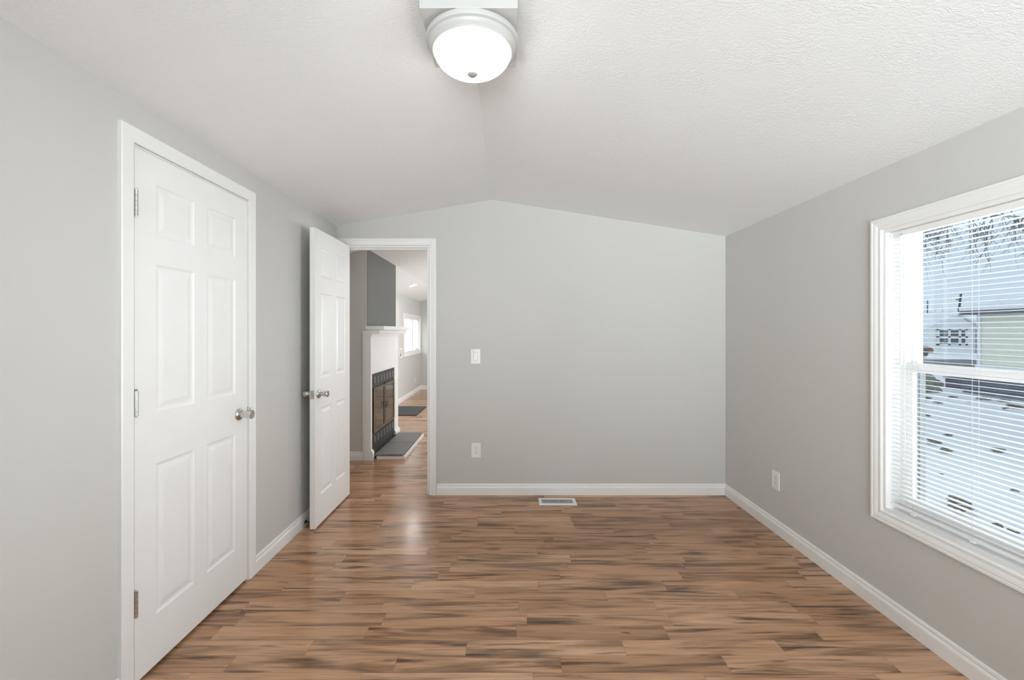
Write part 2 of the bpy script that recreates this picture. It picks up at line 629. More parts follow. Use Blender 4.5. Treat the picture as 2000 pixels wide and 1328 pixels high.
# chimney bump-out: grey flank, charcoal breast
CH0, CH1, CHX = 4.488, 5.620, -1.441
w = MB()
wall_quad_x(w, XO, CHX - 0.004, CH0, CH1, 0)
struct(w.build('wall_chimney', M['wall']), 'light grey chimney bump-out beyond the doorway', 'wall')
w = MB()
w.prism([(CHX - 0.004, CH0, 1.30), (CHX, CH0, 1.30), (CHX, CH0, ceil_z(CHX) + 0.01), (CHX - 0.004, CH0, ceil_z(CHX) + 0.01)], (0, CH1 - CH0, 0))
struct(w.build('wall_chimney_breast', M['charcoal']), 'dark charcoal painted chimney breast above the mantel', 'wall')

# ------------------------------------------------------------------ trim
BASE = [(0, 0), (0.013, 0), (0.013, 0.058), (0.0115, 0.064), (0.0075, 0.071), (0.0085, 0.079), (0.0065, 0.087), (0.003, 0.090), (0, 0.090)]
FLAT = [(0.004, 0), (0.004, 0.011), (0.008, 0.0130), (0.050, 0.0150), (0.056, 0.0155), (0.060, 0.0135), (0.060, 0)]
CASE = [(0.004, 0), (0.004, 0.010), (0.007, 0.0125), (0.014, 0.0125), (0.017, 0.0105), (0.022, 0.0115), (0.030, 0.0145), (0.040, 0.0165), (0.045, 0.0150), (0.049, 0.0175), (0.057, 0.0175), (0.060, 0.0150), (0.060, 0)]


def baseboard(name, a, b, normal, label):
    """a, b: floor points along the wall face, normal: into the room"""
    a, b, n = Vector((*a, 0)), Vector((*b, 0)), Vector((*normal, 0))
    mb = MB()
    mb.sweep([[p + n * t + Vector((0, 0, z)) for t, z in BASE] for p in (a, b)])
    return struct(mb.build(name, M['trim']), label, 'baseboard')


baseboard('baseboard_left', (XL, CD1 + 0.059), (XL, YB - 0.013), (1, 0), 'white baseboard behind the open panel door')
baseboard('baseboard_left_near', (XL, YREAR), (XL, CD0 - 0.06), (1, 0), 'white baseboard left of the closet door, towards the camera')
baseboard('baseboard_back', (HD1 + 0.062, YB), (XR, YB), (0, -1), 'white baseboard under the light switch wall')
baseboard('baseboard_right', (XR, YREAR), (XR, YB - 0.013), (-1, 0), 'white baseboard under the bedroom window')
baseboard('baseboard_rear', (XL, YREAR), (XR, YREAR), (0, 1), 'white baseboard along the wall behind the camera')
baseboard('baseboard_chimney', (XO, CH0), (-1.49, CH0), (0, -1), 'short white baseboard on the chimney flank')
baseboard('baseboard_outer_left', (XO, CH1), (XO, YF), (1, 0), 'white baseboard under the living room window')
baseboard('baseboard_far', (XO, YF), (XR, YF), (0, -1), 'white baseboard at the far end of the living room')
baseboard('baseboard_living_right', (XR, YB2), (XR, YF), (-1, 0), 'white baseboard on the living room side of the doorway')


def casing(name, a0, a1, z0, z1, to3d, label, closed=False, parent=None, left=1.0, prof=None):
    """profiled casing around an opening; to3d(along, proud, z)"""
    mb = MB()
    if closed:
        st = [(a0, z0, -1, -1), (a0, z1, -1, 1), (a1, z1, 1, 1), (a1, z0, 1, -1)]
    else:
        st = [(a0, z0, -1, 0), (a0, z1, -1, 1), (a1, z1, 1, 1), (a1, z0, 1, 0)]
    rows = [[to3d(a + sa * o * (left if sa < 0 else 1.0), p, z + sz * o) for o, p in (prof or CASE)] for a, z, sa, sz in st]
    mb.sweep(rows, closed_path=closed)
    o = mb.build(name, M['trim'], parent)
    if parent is None:
        struct(o, label, 'trim')
    return o


casing('trim_1', CD0, CD1, 0, CDZ, lambda a, p, z: (XL + p, a, z), 'white casing around the closed closet door', prof=FLAT)
casing('trim_2', HD0, HD1, 0, HDZ, lambda a, p, z: (a, YB - p, z), 'white fluted casing around the open doorway', left=0.70)
casing('trim_3', HD0, HD1, 0, HDZ, lambda a, p, z: (a, YB2 + p, z), 'white casing on the living room face of the doorway')
casing('trim_4', WY0, WY1, WZ0, WZ1, lambda a, p, z: (XR - p, a, z), 'white picture-frame casing around the bedroom window', closed=True)
casing('trim_5', LW[0], LW[1], LW[2], LW[3], lambda a, p, z: (XO + p, a, z), 'white casing around the living room window', closed=True)
casing('trim_6', RW[0], RW[1], RW[2], RW[3], lambda a, p, z: (a, YREAR + p, z), 'white casing around the added window behind the camera', closed=True)

# jambs of the hall doorway, with stops
j = MB()
jt = 0.012
j.box(HD0 - 0.001, HD0 + jt, YB - 0.002, YB2 + 0.002, 0, HDZ)
j.box(HD1 - jt, HD1 + 0.001, YB - 0.002, YB2 + 0.002, 0, HDZ)
j.box(HD0 + jt, HD1 - jt, YB - 0.002, YB2 + 0.002, HDZ - jt, HDZ + 0.001)
j.box(HD0 + jt, HD0 + jt + 0.010, YB + 0.038, YB + 0.072, 0, HDZ - jt)
j.box(HD1 - jt - 0.010, HD1 - jt, YB + 0.038, YB + 0.072, 0, HDZ - jt)
j.box(HD0 + jt, HD1 - jt, YB + 0.038, YB + 0.072, HDZ - jt - 0.010, HDZ - jt)
o = struct(j.build('trim_7', M['trim'], bevel=0.001), 'white door jamb lining of the open doorway', 'door jamb')
k = MB()
k.box(HD1 - jt - 0.0015, HD1 - jt, YB + 0.002, YB + 0.030, 0.865, 0.945)
k.build('strike_plate', M['nickel'], o)['label'] = 'metal strike plate'
# jamb of the closet door
j = MB()
j.box(XL - 0.10, XL + 0.001, CD0 - 0.001, CD0 + 0.004, 0, CDZ)
j.box(XL - 0.10, XL + 0.001, CD1 - 0.004, CD1 + 0.001, 0, CDZ)
j.box(XL - 0.10, XL + 0.001, CD0 + 0.004, CD1 - 0.004, CDZ - 0.004, CDZ + 0.001)
struct(j.build('trim_8', M['trim']), 'white door jamb lining behind the closet door', 'door jamb')

# ------------------------------------------------------------------ six panel doors
PANEL_Z = [(0.212, 0.805), (1.008, 1.590), (1.703, 1.903)]


def panel_door(width, ztop, zbot, th, to3d):
    """to3d(u, n, z): u across, n out of the face the camera sees (0 .. -th)"""
    stile = 0.142 * width
    mull = 0.117 * width
    pw = (width - 2 * stile - mull) / 2
    us = [0, stile, stile + pw, stile + pw + mull, width - stile, width]
    zs = [zbot] + [z for pr in PANEL_Z for z in pr] + [ztop]
    mb = MB()
    rings = [(0.0, 0.0), (0.005, -0.0030), (0.012, -0.0048), (0.019, -0.0048), (0.036, -0.0012), (0.040, -0.0008)]
    for side in (0, 1):
        def q(u, d, z):
            return to3d(u, d if side == 0 else -th - d, z)
        for i in range(5):
            for k2 in range(7):
                u0, u1, z0, z1 = us[i], us[i + 1], zs[k2], zs[k2 + 1]
                if i in (1, 3) and k2 in (1, 3, 5):
                    vv = []
                    for inn, d in rings:
                        vv += [q(u0 + inn, d, z0 + inn), q(u1 - inn, d, z0 + inn), q(u1 - inn, d, z1 - inn), q(u0 + inn, d, z1 - inn)]
                    ff = []
                    for r in range(len(rings) - 1):
                        for e in range(4):
                            e2 = (e + 1) % 4
                            ff.append((r * 4 + e, r * 4 + e2, r * 4 + 4 + e2, r * 4 + 4 + e))
                    n4 = (len(rings) - 1) * 4
                    ff.append((n4, n4 + 1, n4 + 2, n4 + 3))
                    mb.add(vv, ff)
                else:
                    mb.add([q(u0, 0, z0), q(u1, 0, z0), q(u1, 0, z1), q(u0, 0, z1)], [(0, 1, 2, 3)])
    for a, b in zip(us, us[1:]):
        for z in (zbot, ztop):
            mb.add([to3d(a, 0, z), to3d(b, 0, z), to3d(b, -th, z), to3d(a, -th, z)], [(0, 1, 2, 3)])
    for a, b in zip(zs, zs[1:]):
        for u in (0, width):
            mb.add([to3d(u, 0, a), to3d(u, 0, b), to3d(u, -th, b), to3d(u, -th, a)], [(0, 1, 2, 3)])
    return mb


ROSE = [(0.0315, 0), (0.0315, 0.003), (0.028, 0.008), (0.020, 0.011), (0.013, 0.0125)]
KNOB = [(0.013, 0.011), (0.0125, 0.022), (0.0145, 0.026), (0.0185, 0.030), (0.0205, 0.042), (0.0225, 0.056), (0.0220, 0.0625), (0.0190, 0.0655), (0.0, 0.0660)]
HAT = [(0.0165, 0.011), (0.0165, 0.028), (0.0190, 0.036), (0.0215, 0.046), (0.0225, 0.060), (0.0225, 0.068), (0.0205, 0.0705), (0.0, 0.0700)]


def hinge(name, x, y, z, parent, leaf_dir=-1):
    h = MB()
    r = 0.0062
    for k2 in range(5):
        z0 = z - 0.047 + k2 * 0.0188
        h.lathe([(r, 0.0004), (r, 0.0184)], (x, y, z0), n=14)
    h.lathe([(r * 0.75, 0), (r * 0.85, 0.004), (r * 0.4, 0.0075), (0, 0.008)], (x, y, z + 0.047), n=14)
    h.lathe([(0, -0.005), (r * 0.6, -0.003), (r * 0.7, 0)], (x, y, z - 0.047), n=14)
    h.box(x - 0.0075, x - 0.0045, y - 0.011, y + 0.004, z - 0.044, z + 0.044)
    o = h.build(name, M['nickel'], parent)
    o['label'] = 'satin nickel butt hinge'
    return o


# closed closet door in the left wall
DX = XL + 0.004
d1 = panel_door(CD1 - CD0 - 0.012, 2.015, 0.014, 0.035, lambda u, n, z: (DX + n, CD0 + 0.006 + u, z)).build('door_1', M['door'], origin=(DX, CD0 + 0.006, 0.014))
struct(d1, 'closed white six-panel closet door on the left', 'door')
for z in (1.803, 1.058, 0.312):
    hinge('hinge', DX + 0.0075, CD0 + 0.004, z, d1)
kn = MB().lathe(ROSE, (DX, 2.246, 0.899), (1, 0, 0)).build('knob_rose', M['nickel'], d1)
kn['label'] = 'round satin nickel rose'
hat = MB().lathe(HAT, (DX, 2.246, 0.899), (1, 0, 0)).build('door_knob', M['nickel'], d1)
hat['label'] = 'cylindrical satin nickel knob'
tb = MB()
tb.box(DX + 0.043, DX + 0.047, 2.243, 2.249, 0.918, 0.940)
tb.box(DX + 0.056, DX + 0.060, 2.243, 2.249, 0.918, 0.936)
tb.box(DX + 0.043, DX + 0.060, 2.243, 2.249, 0.917, 0.922)
tb.build('latch_tab', M['nickel'], hat)

# hall door swung open against the left wall
HX, HY0, HY1 = -1.280, 2.893, 3.532
HT = 0.034
d2 = panel_door(HY1 - HY0, 2.020, 0.012, HT, lambda u, n, z: (HX + n, HY0 + u, z)).build('door_2', M['door'], origin=(HX, HY1, 0.012))
struct(d2, 'open white six-panel door swung back along the left wall', 'door')
for sx, x0 in ((1, HX), (-1, HX - HT)):
    r_ = MB().lathe(ROSE, (x0, 2.950, 0.905), (sx, 0, 0)).build('knob_rose', M['nickel'], d2)
    r_['label'] = 'round satin nickel rose'
    k_ = MB().lathe(KNOB, (x0, 2.950, 0.905), (sx, 0, 0)).build('door_knob', M['nickel'], d2)
    k_['label'] = 'flared satin nickel knob'
lp = MB().box(HX - HT + 0.005, HX - 0.005, HY0 - 0.0012, HY0 + 0.001, 0.877, 0.934).build('latch_plate', M['nickel'], d2)
lp['label'] = 'satin nickel latch plate'
MB().box(HX - 0.020, HX - 0.010, HY0 - 0.010, HY0, 0.898, 0.914).build('latch_bolt', M['nickel'], lp)
for z in (1.80, 1.02, 0.25):
    h = MB()
    h.lathe([(0.0055, -0.045), (0.0055, 0.045)], (HX - HT - 0.003, HY1 + 0.004, z), n=12)
    h.build('hinge', M['nickel'], d2)['label'] = 'satin nickel butt hinge'

# door stop on the baseboard behind the open door
BX = XL + 0.013
ds = thing('door_stop', (BX, 2.965, 0.030), 'small black door stop screwed to the baseboard behind the open door', 'door stop')
MB().lathe([(0.0125, 0), (0.0125, 0.004), (0.007, 0.009)], (BX, 2.965, 0.030), (1, 0, 0), 16).build('mounting_flange', M['black'], ds)
MB().lathe([(0.0045, 0.008), (0.0045, 0.050)], (BX, 2.965, 0.030), (1, 0, 0), 12).build('rod', M['black'], ds)
MB().lathe([(0.0065, 0.050), (0.0075, 0.054), (0.0075, 0.059), (0.006, 0.0615)], (BX, 2.965, 0.030), (1, 0, 0), 14).build('rubber_tip', M['black'], ds)

# ------------------------------------------------------------------ ceiling light
LX, LY = -0.120, 1.496
cl_ = thing('ceiling_light', (LX, LY, 2.325), 'lit round frosted glass flush ceiling light on a square white mounting block', 'ceiling light')
bw = 0.1525
mb = MB()
pts = [(LX - bw, LY - bw, 2.325), (LX + bw, LY - bw, 2.325), (LX + bw, LY - bw, ceil_z(LX + bw) + 0.004), (RX, LY - bw, RZ + 0.002), (LX - bw, LY - bw, ceil_z(LX - bw) + 0.004)]
mb.prism(pts, (0, 2 * bw, 0))
mb.build('mounting_block', M['pan'], cl_, bevel=0.002)['label'] = 'square white painted mounting block'
PAN = [(0.150, 0), (0.1575, -0.002), (0.1590, -0.010), (0.1560, -0.018), (0.1490, -0.022), (0.1480, -0.028), (0.1430, -0.034), (0.1400, -0.036), (0.1365, -0.041), (0.1345, -0.044), (0.130, -0.044)]
MB().lathe(PAN, (LX, LY, 2.325), n=64).build('pan', M['pan'], cl_)['label'] = 'stepped white metal pan'
R0, DEP = 0.1315, 0.072
DOME = [(R0, 2.286 - 2.325)] + [(R0 * math.cos(a), -0.040 - DEP * math.sin(a)) for a in [PI / 2 * t / 14 for t in range(1, 14)]] + [(0.004, -0.040 - DEP)]
MB().lathe(DOME, (LX, LY, 2.325), n=64).build('glass_dome', M['lamp'], cl_)['label'] = 'glowing frosted glass dome'
MB().lathe([(0.004, -0.1105), (0.0175, -0.1125), (0.0175, -0.116), (0.0125, -0.121), (0.006, -0.1245), (0, -0.125)], (LX, LY, 2.325), n=24).build('finial', M['finial'], cl_)['label'] = 'small metal finial'

# ------------------------------------------------------------------ switch and outlets


def rrect(mb, w, h, z0, z1, fr, cx=0, cz=0):
    """box in plate space: fr(u, depth, v)"""
    p = [(cx - w / 2, cz - h / 2), (cx + w / 2, cz - h / 2), (cx + w / 2, cz + h / 2), (cx - w / 2, cz + h / 2)]
    v = [fr(u, z0, t) for u, t in p] + [fr(u, z1, t) for u, t in p]
    mb.add(v, [(3, 2, 1, 0), (4, 5, 6, 7), (0, 1, 5, 4), (1, 2, 6, 5), (2, 3, 7, 6), (3, 0, 4, 7)])


def wall_plate(name, fr, loc, label, cat, kind):
    t = thing(name, loc, label, cat)
    mb = MB()
    # frame of the plate with an opening in its middle
    w, h, iw, ih = 0.0755, 0.118, 0.0345, 0.068
    rrect(mb, (w - iw) / 2, h, 0, 0.0055, fr, cx=-(w + iw) / 4)
    rrect(mb, (w - iw) / 2, h, 0, 0.0055, fr, cx=(w + iw) / 4)
    rrect(mb, iw, (h - ih) / 2, 0, 0.0055, fr, cz=(h + ih) / 4)
    rrect(mb, iw, (h - ih) / 2, 0, 0.0055, fr, cz=-(h + ih) / 4)
    mb.build('cover_plate', M['plastic'], t, bevel=0.0012)
    if kind == 'switch':
        r = MB()
        v = [fr(-0.0160, 0.0, -0.0325), fr(0.0160, 0.0, -0.0325), fr(0.0160, 0.0, 0.0325), fr(-0.0160, 0.0, 0.0325),
             fr(-0.0160, 0.0085, -0.0325), fr(0.0160, 0.0085, -0.0325), fr(0.0160, 0.0045, 0.0325), fr(-0.0160, 0.0045, 0.0325)]
        r.add(v, [(3, 2, 1, 0), (4, 5, 6, 7), (0, 1, 5, 4), (1, 2, 6, 5), (2, 3, 7, 6), (3, 0, 4, 7)])
        r.build('rocker', M['plastic'], t, bevel=0.0008)
    else:
        r = MB()
        rrect(r, 0.0332, 0.0668, 0, 0.0050, fr)
        rec = r.build('receptacle', M['plastic'], t)
        s = MB()
        for cz in (-0.017, 0.017):
            rrect(s, 0.0022, 0.0085, 0.0045, 0.0053, fr, -0.0062, cz + 0.005)
            rrect(s, 0.0022, 0.0072, 0.0045, 0.0053, fr, 0.0062, cz + 0.005)
            rrect(s, 0.0048, 0.0052, 0.0045, 0.0053, fr, 0, cz - 0.006)
        s.build('slots', M['dark'], rec)['label'] = 'dark plug slots'
    return t


def back_fr(x, z, y=YB):
    return lambda u, d, v: (x + u, y - d, z + v)


wall_plate('light_switch', back_fr(-0.258, 1.125), (-0.258, YB, 1.125), 'white rocker light switch on the end wall beside the doorway', 'light switch', 'switch')
wall_plate('wall_outlet', back_fr(-0.254, 0.362), (-0.254, YB, 0.362), 'white wall outlet below the light switch', 'outlet', 'outlet')
wall_plate('wall_outlet', lambda u, d, v: (XR - d, 2.874 - u, 0.345 + v), (XR, 2.874, 0.345), 'white wall outlet on the right wall beside the window', 'outlet', 'outlet')
wall_plate('wall_outlet', lambda u, d, v: (XO + d, 9.39 + u, 0.285 + v), (XO, 9.39, 0.285), 'white wall outlet low under the living room window', 'outlet', 'outlet')

# recessed white wall box beside the living room window
bxx = thing('wall_box', (XO, 8.14, 0.925), 'white framed recessed wall box beside the living room window', 'wall box')
mb = MB()
for (a0, a1, b0, b1) in ((8.02, 8.26, 0.835, 0.862), (8.02, 8.26, 0.988, 1.015), (8.02, 8.065, 0.862, 0.988), (8.215, 8.26, 0.862, 0.988)):
    mb.box(XO, XO + 0.012, a0, a1, b0, b1)
mb.build('frame', M['plastic'], bxx, bevel=0.002)
MB().box(XO, XO + 0.003, 8.065, 8.215, 0.862, 0.988).build('back_panel', M['wall'], bxx)['label'] = 'grey back panel'
MB().box(XO + 0.003, XO + 0.007, 8.085, 8.145, 0.872, 0.912).build('socket', M['dark'], bxx)['label'] = 'dark socket'

# ------------------------------------------------------------------ floor register
VX0, VX1, VY0, VY1 = 0.245, 0.533, 3.322, 3.460
fv_ = thing('floor_register', ((VX0 + VX1) / 2, (VY0 + VY1) / 2, 0), 'white metal floor vent with narrow louvres by the end wall', 'floor vent')
mb = MB()
b_ = 0.027
mb.prism([(VX0, VY0, 0.0005), (VX0, VY0, 0.003), (VX0, VY0 + 0.006, 0.006), (VX0, VY0 + b_, 0.006), (VX0, VY0 + b_, 0.0005)], (VX1 - VX0, 0, 0))
mb.prism([(VX0, VY1, 0.0005), (VX0, VY1, 0.003), (VX0, VY1 - 0.006, 0.006), (VX0, VY1 - b_, 0.006), (VX0, VY1 - b_, 0.0005)], (VX1 - VX0, 0, 0))
mb.box(VX0, VX0 + 0.024, VY0 + b_, VY1 - b_, 0.0005, 0.006)
mb.box(VX1 - 0.024, VX1, VY0 + b_, VY1 - b_, 0.0005, 0.006)
mb.build('frame', M['trim'], fv_)
mb = MB()
nsl = 21
wv = (VX1 - VX0 - 0.048) / nsl
for i in range(nsl):
    x = VX0 + 0.024 + wv * i
    mb.box(x + wv * 0.62, x + wv, VY0 + b_, VY1 - b_, 0.0020, 0.0056)
mb.build('louvres', M['trim'], fv_)
MB().box(VX0 + 0.02, VX1 - 0.02, VY0 + 0.02, VY1 - 0.02, 0.0004, 0.0012).build('dark_backing', M['dark'], fv_)['label'] = 'dark backing coloured as the shaded duct'  # dark sheet painted as the shade inside the duct

# ------------------------------------------------------------------ bedroom window
w1 = thing('window_1', (XR, (WY0 + WY1) / 2, WZ0), 'white double-hung bedroom window looking onto snow', 'window', kind='structure')
t_ = 0.012
mb = MB()   # liner boards of the opening
mb.box(XR - 0.004, XR2, WY1 - t_, WY1 + 0.006, WZ0 - 0.006, WZ1 + 0.006)
mb.box(XR - 0.004, XR2, WY0 - 0.006, WY0 + t_, WZ0 - 0.006, WZ1 + 0.006)
mb.box(XR + 0.066, XR2 - 0.001, WY1 - t_ + 0.001, WY1 + 0.002, WZ1 + 0.006, WZ1 + 0.055)
mb.box(XR + 0.066, XR2 - 0.001, WY0 - 0.002, WY0 + t_ - 0.001, WZ1 + 0.006, WZ1 + 0.055)
mb.box(XR - 0.004, XR + 0.064, WY0 + t_, WY1 - t_, WZ1 - t_, WZ1 + 0.006)
mb.build('jamb', M['trim'], w1)
MB().box(XR - 0.004, XR2, WY0 + t_, WY1 - t_, WZ0 - 0.006, WZ0 + t_).build('sill', M['trim'], w1)
a0, a1, c0, c1 = WY0 + t_, WY1 - t_, WZ0 + t_, WZ1 - t_
mb = MB()   # vinyl outer frame
fx0, fx1 = XR + 0.066, XR + 0.128
cf = WZ1 + 0.055
mb.box(fx0, fx1, a1 - 0.022, a1, c0, cf)
mb.box(fx0, fx1, a0, a0 + 0.022, c0, cf)
mb.box(fx0, fx1, a0 + 0.022, a1 - 0.022, cf - 0.022, cf)
mb.box(fx0, fx1, a0 + 0.022, a1 - 0.022, c0, c0 + 0.026)
mb.build('window_frame', M['vinyl'], w1, bevel=0.0015)
ZM = 1.160


def sash(name, x0, x1, y0, y1, z0, z1, st, rl_b, rl_t):
    m_ = MB()
    m_.box(x0, x1, y1 - st, y1, z0, z1)
    m_.box(x0, x1, y0, y0 + st, z0, z1)
    m_.box(x0, x1, y0 + st, y1 - st, z0, z0 + rl_b)
    m_.box(x0, x1, y0 + st, y1 - st, z1 - rl_t, z1)
    s_ = m_.build(name, M['vinyl'], w1, bevel=0.0015)
    xm = (x0 + x1) / 2
    MB().box(xm - 0.002, xm + 0.002, y0 + st, y1 - st, z0 + rl_b, z1 - rl_t).build('pane', M['glass'], s_)['label'] = 'clear glass pane'
    return s_


sash('upper_sash', XR + 0.098, XR + 0.122, a0 + 0.022, a1 - 0.022, ZM - 0.016, cf - 0.022, 0.030, 0.034, 0.030)
ls = sash('lower_sash', XR + 0.070, XR + 0.094, a0 + 0.022, a1 - 0.022, c0 + 0.026, ZM + 0.022, 0.034, 0.040, 0.042)
g = MB()
g.box(XR + 0.096, XR + 0.122, a1 - 0.064, a1 - 0.022, c0 + 0.03, ZM - 0.02)
g.box(XR + 0.096, XR + 0.122, a0 + 0.022, a0 + 0.064, c0 + 0.03, ZM - 0.02)
g.build('sash_track', M['gasket'], w1)['label'] = 'dark side track behind the lower sash'

# horizontal mini blind inside the opening
BXC = XR + 0.030
blind = thing('window_blind', (BXC, (WY0 + WY1) / 2, c1), 'white open horizontal mini blind hanging in the bedroom window', 'window blind')
by0, by1 = a0 + 0.004, a1 - 0.004
mb = MB()
mb.box(BXC - 0.0155, BXC + 0.0155, by0, by1, c1 - 0.0265, c1 - 0.001)
mb.build('headrail', M['slat'], blind, bevel=0.0015)
mb = MB()
PITCH = 0.0204
zt, zb = c1 - 0.040, WZ0 + 0.046
ns = int((zt - zb) / PITCH)
SW = 0.0125
for i in range(ns + 1):
    z = zt - i * PITCH
    prof = []
    for s_ in (-1, -0.5, 0, 0.5, 1):
        prof.append((s_ * SW, 0.0016 * (1 - s_ * s_) + s_ * SW * -0.03))
    top = [(BXC + px, z + pz) for px, pz in prof]
    bot = [(BXC + px, z + pz - 0.0005) for px, pz in reversed(prof)]
    mb.sweep([[(px, yy, pz) for px, pz in top + bot] for yy in (by0 + 0.002, by1 - 0.002)])
sl = mb.build('slats', M['slat'], blind)
mb = MB()
zr = zb - 0.014
prof = [(0.0125 * math.cos(a), 0.009 * math.sin(a)) for a in [2 * PI * k2 / 14 for k2 in range(14)]]
mb.sweep([[(BXC + px, yy, zr + pz) for px, pz in prof] for yy in (by0 + 0.001, by1 - 0.001)])
br = mb.build('bottom_rail', M['slat'], blind, bevel=0.0)
for yy in (1.925, 1.678, 1.10):
    MB().box(BXC - 0.0150, BXC + 0.0150, yy - 0.008, yy + 0.008, zr - 0.0105, zr - 0.0035).build('cord_button', M['slat'], br)
    for sx in (-1, 1):
        MB().tube([(BXC + sx * 0.0132, yy, c1 - 0.027), (BXC + sx * 0.0132, yy, zr)], 0.0007, 6).build('ladder_cord', M['cord'], blind)
wd = MB().tube([(BXC - 0.0215, 1.973, c1 - 0.030), (BXC - 0.0215, 1.973, 1.175)], 0.0042, 8).build('tilt_wand', M['slat'], blind)
MB().tube([(BXC - 0.012, 1.973, c1 - 0.018), (BXC - 0.0215, 1.973, c1 - 0.022), (BXC - 0.0215, 1.973, c1 - 0.034)], 0.0016, 6).build('wand_hook', M['nickel'], wd)

# ------------------------------------------------------------------ living room window
w2 = thing('window_2', (XO, (LW[0] + LW[1]) / 2, LW[2]), 'bright twin pane sliding window in the living room', 'window', kind='structure')
mb = MB()
mb.box(XO - 0.13, XO + 0.003, LW[0] - 0.002, LW[0] + 0.012, LW[2], LW[3])
mb.box(XO - 0.13, XO + 0.003, LW[1] - 0.012, LW[1] + 0.002, LW[2], LW[3])
mb.box(XO - 0.13, XO + 0.003, LW[0] + 0.012, LW[1] - 0.012, LW[3] - 0.012, LW[3] + 0.002)
mb.box(XO - 0.13, XO + 0.003, LW[0] + 0.012, LW[1] - 0.012, LW[2] - 0.002, LW[2] + 0.012)
mb.build('jamb', M['trim'], w2)
mb = MB()
xm0, xm1 = XO - 0.10, XO - 0.06
ym = (LW[0] + LW[1]) / 2
for (y0, y1) in ((LW[0] + 0.012, LW[0] + 0.06), (ym - 0.035, ym + 0.035), (LW[1] - 0.06, LW[1] - 0.012)):
    mb.box(xm0, xm1, y0, y1, LW[2] + 0.012, LW[3] - 0.012)
mb.box(xm0, xm1, LW[0] + 0.012, LW[1] - 0.012, LW[2] + 0.012, LW[2] + 0.055)
mb.box(xm0, xm1, LW[0] + 0.012, LW[1] - 0.012, LW[3] - 0.055, LW[3] - 0.012)
mb.build('window_frame', M['vinyl'], w2)
for y0, y1 in ((LW[0] + 0.06, ym - 0.035), (ym + 0.035, LW[1] - 0.06)):
    MB().box(XO - 0.082, XO - 0.078, y0, y1, LW[2] + 0.055, LW[3] - 0.055).build('pane', M['glass'], w2)['label'] = 'clear glass pane'

MB().box(XO - 0.10, XO - 0.004, ym - 0.032, ym + 0.032, LW[2] + 0.012, LW[3] - 0.012).build('mullion', M['vinyl'], w2)['label'] = 'white centre mullion'
for y0, y1, lab in ((LW[0] + 0.016, ym - 0.035, 'white nearly closed mini blind in the living room window pane nearer the fireplace'),
                    (ym + 0.035, LW[1] - 0.016, 'white nearly closed mini blind in the living room window pane beside the far wall')):
    lb = thing('window_blind', (XO - 0.03, (y0 + y1) / 2, LW[3] - 0.012), lab, 'window blind')
    MB().box(XO - 0.045, XO - 0.015, y0, y1, LW[3] - 0.038, LW[3] - 0.0125).build('headrail', M['slat'], lb)
    mb = MB()
    z = LW[3] - 0.05
    while z > LW[2] + 0.05:
        mb.prism([(XO - 0.030 - 0.0085, y0, z + 0.0095), (XO - 0.030 + 0.0085, y0, z - 0.0095), (XO - 0.030 + 0.0085, y0, z - 0.0089), (XO - 0.030 - 0.0085, y0, z + 0.0101)], (0, y1 - y0, 0))
        z -= 0.021
    mb.build('slats', M['thin_slat'], lb)
    MB().box(XO - 0.042, XO - 0.018, y0, y1, LW[2] + 0.018, LW[2] + 0.032).build('bottom_rail', M['slat'], lb)

# unseen window behind the camera, added to give the bedroom fill light
w3 = thing('fill_window_rear', ((RW[0] + RW[1]) / 2, YREAR, RW[2]), 'white unseen window added behind the camera for fill light', 'window', kind='structure')
mb = MB()
for (x0, x1, z0, z1) in ((RW[0], RW[0] + 0.05, RW[2], RW[3]), (RW[1] - 0.05, RW[1], RW[2], RW[3]), (RW[0] + 0.05, RW[1] - 0.05, RW[2], RW[2] + 0.05), (RW[0] + 0.05, RW[1] - 0.05, RW[3] - 0.05, RW[3]), (RW[0] + 0.05, RW[1] - 0.05, 1.32, 1.38)):
    mb.box(x0, x1, YREAR - 0.10, YREAR - 0.05, z0, z1)
mb.build('window_frame', M['vinyl'], w3)
for z0, z1 in ((RW[2] + 0.05, 1.32), (1.38, RW[3] - 0.05)):
    MB().box(RW[0] + 0.05, RW[1] - 0.05, YREAR - 0.077, YREAR - 0.073, z0, z1).build('pane', M['glass'], w3)['label'] = 'clear glass pane'

w4 = thing('fill_window_living', (XR, 7.0, RY[2]), 'white unseen window added on the living room right wall for fill light', 'window', kind='structure')  # out of view, added so fill light reaches the living room
mb = MB()
for (y0, y1, z0, z1) in ((RY[0], RY[0] + 0.05, RY[2], RY[3]), (RY[1] - 0.05, RY[1], RY[2], RY[3]), (6.97, 7.03, RY[2] + 0.05, RY[3] - 0.05), (RY[0] + 0.05, RY[1] - 0.05, RY[2], RY[2] + 0.05), (RY[0] + 0.05, RY[1] - 0.05, RY[3] - 0.05, RY[3])):
    mb.box(XR + 0.05, XR + 0.10, y0, y1, z0, z1)
mb.build('window_frame', M['vinyl'], w4)
for y0, y1 in ((RY[0] + 0.05, 6.97), (7.03, RY[1] - 0.05)):
    MB().box(XR + 0.073, XR + 0.077, y0, y1, RY[2] + 0.05, RY[3] - 0.05).build('pane', M['glass'], w4)['label'] = 'clear glass pane'

